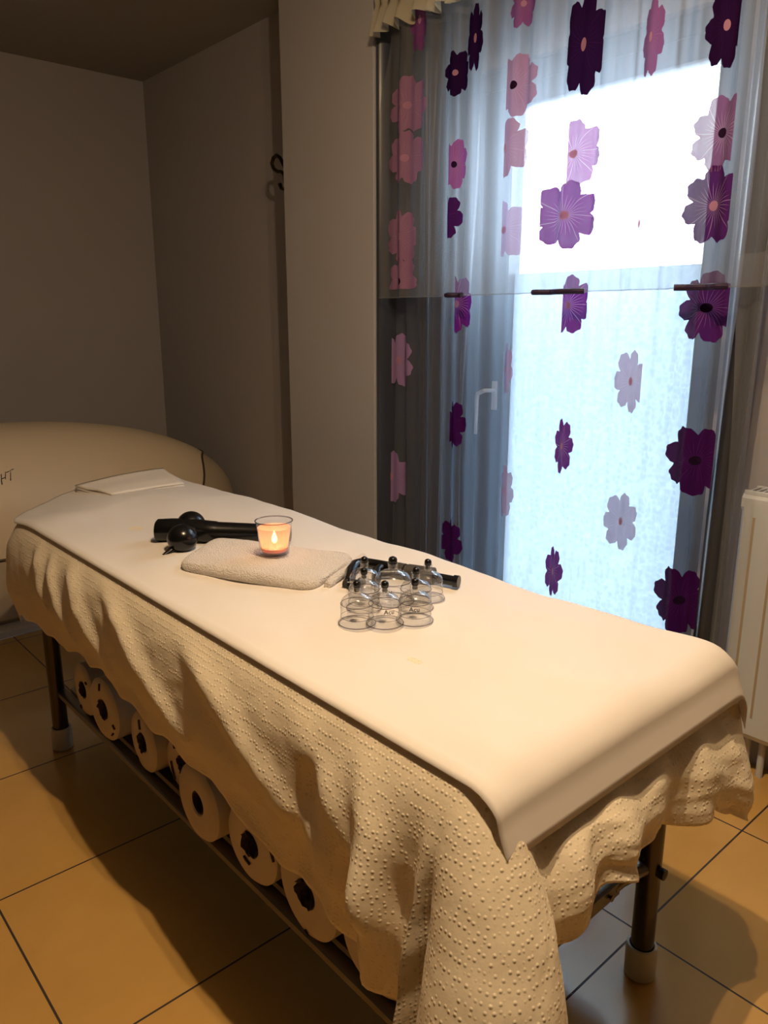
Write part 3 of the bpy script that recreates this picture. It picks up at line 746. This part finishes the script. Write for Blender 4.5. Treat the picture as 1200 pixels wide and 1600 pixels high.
# ---- folded towel under the candle
def quad_pad(c, th, nu, nv, soft, bulge, seed, top_fn=None):
    # c: four corner XY (a,b,c,d) ; a-b is the front edge
    A, B, C_, D = c; mb = MB(); rows = []
    def P(u, v, z): 
        x = (A[0]*(1-u)+B[0]*u)*(1-v)+(D[0]*(1-u)+C_[0]*u)*v; y = (A[1]*(1-u)+B[1]*u)*(1-v)+(D[1]*(1-u)+C_[1]*u)*v
        return (x, y, z)
    def rr_(k, n):
        # ring in uv around square with rounded corners
        out = []
        for i in range(n):
            a = 2 * PI * i / n; ca, sa = math.cos(a), math.sin(a); m_ = (abs(ca) ** 9 + abs(sa) ** 9) ** (1 / 9)
            out.append((.5 + .5 * k * ca / m_, .5 + .5 * k * sa / m_))
        return out
    n = 160; levels = []
    for (k, z) in ((.97, 0), (1.0, th * .25), (1.01, th * .5), (1.0, th * .78), (.965, th * .96)):
        levels.append([P(u, v, z + (.003 * fbm(u * 5, v * 5, seed) if z > 0 else 0)) for u, v in rr_(k, n)])
    for k in (.9, .8, .65, .5, .35, .2, .05):
        levels.append([P(u, v, th + bulge * (1 - k) + .006 * fbm(u * 3, v * 3, seed) + (top_fn(u, v) if top_fn else 0)) for u, v in rr_(k, n)])
    for l in levels: l[:] = [(x, y, z + TOP) for x, y, z in l]
    mb.loft(levels, True, True, True); return mb
tw = empty('folded_towel', (1.15, 1.80, TOP)); tag(tw, 'thick folded cream terry towel under the glass candle', 'towel')
mb = quad_pad([(.935, 1.93), (1.112, 1.53), (1.365, 1.655), (1.155, 2.10)], .030, 0, 0, 1, .004, 2)
mb.build('folded_layers', M['terry'], tw)
mb = MB(); P0 = [(1.130, 1.515), (1.395, 1.69)]
# lower fold peeking out at the right hand side, a long soft roll
pts = [(1.160 + .235 * t, 1.528 + .130 * t, TOP + .0125 + .002 * math.sin(t * 7)) for t in [i / 14 for i in range(15)]]
mb.tube(pts, [.0095] + [.0125] * 13 + [.010], 12)
mb.build('under_fold', M['terry'], tw)

# ---- small folded cloth at the head end
cl = empty('folded_cloth', (1.34, 3.08, TOP)); tag(cl, 'thin folded white cloth at the head end of the massage table', 'towel')
A, B, C_, D = (1.12, 3.20), (1.172, 2.965), (1.50, 2.965), (1.545, 3.235)
for k in range(3):
    z0 = .001 + k * .0105; rows = []; mb = MB()
    for i in range(25):
        u = i / 24; row = []
        for j in range(13):
            v = j / 12; e = .006 * k
            x = (A[0]*(1-v)+B[0]*v)*(1-u)+(D[0]*(1-v)+C_[0]*v)*u; y = (A[1]*(1-v)+B[1]*v)*(1-u)+(D[1]*(1-v)+C_[1]*v)*u
            row.append((x + e * (.5 - u), y - e * v + e, TOP - .01 + z0 + .010 * math.sin(u * PI * .9) * (.3 + .7 * (1 - v)) + .014 * u * (1 - v) + .002 * math.sin(v * 9 + k)))
        rows.append(row)
    mb.loft(rows, False); o = mb.build('cloth_layer', M['cotton'], cl, autosmooth=180)
    md = o.modifiers.new('thickness', 'SOLIDIFY'); md.thickness = .0045; md.offset = 1

# ---- candle in a glass
ZC_ = TOP + .033 + .0045
cd = empty('glass_candle', (1.17, 1.787, ZC_)); tag(cd, 'lit pink tealight candle in a clear glass cup on the terry towel', 'candle')
mb = MB(); mb.lathe([(0, 0), (.036, 0), (.041, .004), (.0465, .055), (.0525, .098), (.0540, .100)], (1.17, 1.787, ZC_), 'z', 48); mb.build('glass_cup', M['candle_glass'], cd)
mb = MB(); mb.lathe([(.052, .0975), (.0545, .0985), (.0545, .1005), (.052, .1010), (.0510, .0995), (.052, .0975)], (1.17, 1.787, ZC_), 'z', 48); mb.build('glass_rim', M['rim_glass'], cd)
mb = MB(); mb.lathe([(.0375, .016), (.0435, .055), (.0475, .080), (.0462, .080), (.0425, .055), (.0365, .020)], (1.17, 1.787, ZC_), 'z', 48); tag(mb.build('wax_wall', M['wax'], cd), 'pale pink translucent wax lining the glass')  # added shell that holds the flame's pink glow above the pool
mb = MB(); mb.lathe([(0, .011), (.035, .011), (.038, .016), (.0375, .022), (.030, .024), (0, .0235)], (1.17, 1.787, ZC_), 'z', 40); mb.build('wax_pool', M['wax_solid'], cd)
mb = MB(); mb.tube([(1.17, 1.787, ZC_ + .022), (1.171, 1.787, ZC_ + .034)], .0014, 8); mb.build('wick', M['matt_black'], cd)
mb = MB(); mb.lathe([(.0, .031), (.0055, .036), (.0085, .043), (.0065, .053), (.003, .062), (0, .069)], (1.17, 1.787, ZC_), 'z', 20); mb.build('flame', M['flame'], cd)
lamp('flame_light', 'POINT', (1.17, 1.787, ZC_ + .055), .30, (1.0, .55, .25), .008)

# ---- massager
VZ = TOP
mg = empty('massage_device', (1.07, 2.17, VZ)); tag(mg, 'black handheld massager with knobbed head lying behind the candle', 'massager')
d = Vector((1.266 - 1.085, 2.039 - 2.215, 0)).normalized(); n_ = Vector((-d.y, d.x, 0))
o_ = Vector((1.085, 2.205, VZ + .034))
def vp(a, b, c=0): q = o_ + d * a + n_ * b; return (q.x, q.y, q.z + c)
mb = MB(); mb.tube([vp(.03, 0, .006), vp(.06, 0, .004), vp(.085, 0, 0), (vp(.12, 0, 0)), vp(.125, 0, 0), vp(.31, 0, -.003), vp(.345, 0, -.003), vp(.358, 0, -.003)], [.036, .036, .037, .034, .032, .029, .029, .024], 24); mb.build('handle', M['black'], mg)
mb = MB(); mb.tube([vp(.262, 0, -.003), vp(.266, 0, -.003)], .0302, 24); mb.build('gold_band', M['gold'], mg)
mb = MB(); mb.tube([vp(-.072, .0, .002), vp(-.066, .0, .002), vp(-.02, 0, .004), vp(.04, 0, .006)], [.033, .0375, .038, .036], 24); mb.build('head', M['black'], mg)
for sgn_ in (1, -1):
    mb = MB(); q = Vector(vp(*((.030, .032, .014) if sgn_ > 0 else (.045, -.115, .010))))
    prof = [(0, -.046)] + [(.046 * math.cos(a), .046 * math.sin(a) * .95) for a in [-PI/2 + PI * i / 16 for i in range(1, 16)]] + [(0, .0437)]
    mb.lathe(prof, (0, 0, 0), 'z', 28); mb.xform(Matrix.Translation(q)); mb.build('knob', M['black'], mg)
mb = MB(); mb.tube([vp(.03, -.03, 0), vp(0.045, -.10, 0)], [.036, .036], 16); mb.tube([vp(.02, -.14, -.02), vp(-.0, -.165, -.031)], [.012, .006], 10); mb.build('applicator_tip', M['black'], mg)

# ---- suction pump handle
pg = empty('suction_pump', (1.34, 1.49, TOP)); tag(pg, 'black hand suction pump with looped grip lying behind the cups', 'pump')
z = TOP + .018
GU = [(1.195, 1.488), (1.225, 1.515), (1.27, 1.565), (1.315, 1.600), (1.345, 1.598), (1.362, 1.560), (1.385, 1.50)]
mb = MB(); mb.tube([(x, y, z) for x, y in GU], [.014, .016, .016, .016, .016, .015, .014], 14)
mb.tube([(1.195, 1.488, z), (1.218, 1.468, z), (1.235, 1.478, z)], .013, 12)
mb.build('grip', M['black'], pg)
mb = MB(); mb.tube([(1.352, 1.535, z), (1.325, 1.52, z), (1.285, 1.475, z), (1.262, 1.452, z)], [.012, .013, .014, .011], 12); mb.tube([(1.31, 1.505, z), (1.365, 1.465, z)], .010, 10); mb.build('trigger', M['black'], pg)
mb = MB(); mb.tube([(1.368, 1.495, z), (1.378, 1.463, z)], .023, 18); mb.tube([(1.378, 1.462, z), (1.382, 1.455, z)], .019, 18); mb.tube([(1.382, 1.454, z), (1.412, 1.385, z)], .0235, 18); mb.build('barrel', M['gunmetal'], pg)
mb = MB(); mb.tube([(1.411, 1.385, z - .003), (1.434, 1.328, z - .005)], .0135, 16); mb.tube([(1.433, 1.33, z - .005), (1.4385, 1.317, z - .005)], .0165, 16); mb.build('nozzle', M['black'], pg)

# ---- cupping cups
def make_text(txt, size):
    cu = bpy.data.curves.new('lettering', 'FONT'); cu.body = txt; cu.size = size; cu.extrude = 0.0; cu.offset = size * .012
    o = bpy.data.objects.new('tmp', cu); COL.objects.link(o)
    dg = bpy.context.evaluated_depsgraph_get(); dg.update(); me = bpy.data.meshes.new_from_object(o.evaluated_get(dg))
    bpy.data.objects.remove(o); bpy.data.curves.remove(cu); return me
def make_cup(H=.098, r=.040):
    t = empty('cupping_cup', (0, 0, 0))
    h = H
    out = [(r * 1.12, 0), (r * 1.14, h * .02), (r * 1.06, h * .10), (r, h * .16), (r * .985, h * .50), (r * .96, h * .56), (r * .80, h * .65), (r * .55, h * .71), (r * .28, h * .75), (r * .27, h * .80), (r * .27, h * .90), (r * .30, h * .905)]
    mb = MB(); rws = [[(r_ * math.cos(2*PI*k/40), r_ * math.sin(2*PI*k/40), z_) for k in range(40)] for r_, z_ in out]; mb.loft(rws, True); mb.build('cup_wall', M['cup_glass']).parent = t
    for zz, rr2, w_ in ((.012, r * 1.13, .0012), (h * .19, r * 1.0, .0006), (h * .50, r * .99, .0009)):
        mb = MB(); mb.tube([(rr2 * math.cos(2*PI*i/40), rr2 * math.sin(2*PI*i/40), zz if zz != .012 else .0025) for i in range(40)], w_, 6, closed=True)
        mb.build('moulded_ring', M['rim_glass']).parent = t
    mb = MB(); mb.lathe([(0, h * .78), (r * .16, h * .79), (r * .18, h * .83), (r * .13, h * .86), (r * .20, h * .885), (r * .235, h * .92), (r * .235, h * .99), (r * .19, h * 1.03), (r * .10, h * 1.05), (0, h * 1.055)], (0, 0, 0), 'z', 20)
    mb.build('valve', M['black']).parent = t
    return t
proto_s = None
TXT = make_text('Acu', .0115)
def label_mesh(r, a0):
    me = bpy.data.meshes.new('lettering'); vs = []
    for v in TXT.vertices:
        a = a0 + v.co.x / (r * S); vs.append(((r + .0008) * S * math.cos(a), (r + .0008) * S * math.sin(a), v.co.y + .037 * S))
    me.from_pydata(vs, [], [list(p.vertices) for p in TXT.polygons]); me.materials.append(M['ink']); me.update(); return me
def copy_tree(o, parent=None):
    c = o.copy(); COL.objects.link(c)
    if parent is not None: c.parent = parent
    for ch in list(o.children): copy_tree(ch, c)
    return c
def kids(o): return [c for c in bpy.data.objects if c.parent == o]
small = make_cup(.100, .0385); big = make_cup(.112, .047)
CUPS = [(1.072, 1.300, small, 'clear cupping cup at the left of the front row', 1.9),
 (1.120, 1.256, small, 'clear cupping cup in the middle of the front row with lettering on it', 2.35 + PI / 2),
 (1.184, 1.222, small, 'clear cupping cup at the right of the front row', 3.6),
 (1.146, 1.362, small, 'clear cupping cup in the second row, behind the left front cup', None),
 (1.243, 1.280, small, 'clear cupping cup in the second row, behind the right front cup', 3.3),
 (1.205, 1.430, small, 'clear cupping cup at the back left, inside the pump grip', None),
 (1.232, 1.352, big, 'largest clear cupping cup, at the centre of the back row', 3.4),
 (1.312, 1.308, small, 'clear cupping cup at the back right, by the pump barrel', None)]
used = set()
for i, (x, y, pr, lab, ta) in enumerate(CUPS):
    if id(pr) not in used: used.add(id(pr)); t = pr; todo = (x, y)
    else:
        t = pr.copy(); COL.objects.link(t)
        for ch in SRC[id(pr)]:
            c = ch.copy(); COL.objects.link(c); c.parent = t
    if i == 0: SRC = {id(small): kids(small), id(big): kids(big)}
    t.location = (x * S, y * S, TOP * S); tag(t, lab, 'cupping cup', 'clear cupping cups on the sheet')
    if ta is not None:
        r = .047 * .992 if pr is big else .0385 * .992
        to = bpy.data.objects.new('lettering', label_mesh(r, ta)); COL.objects.link(to); to.parent = t; to['label'] = 'small black letters'
bpy.data.meshes.remove(TXT)
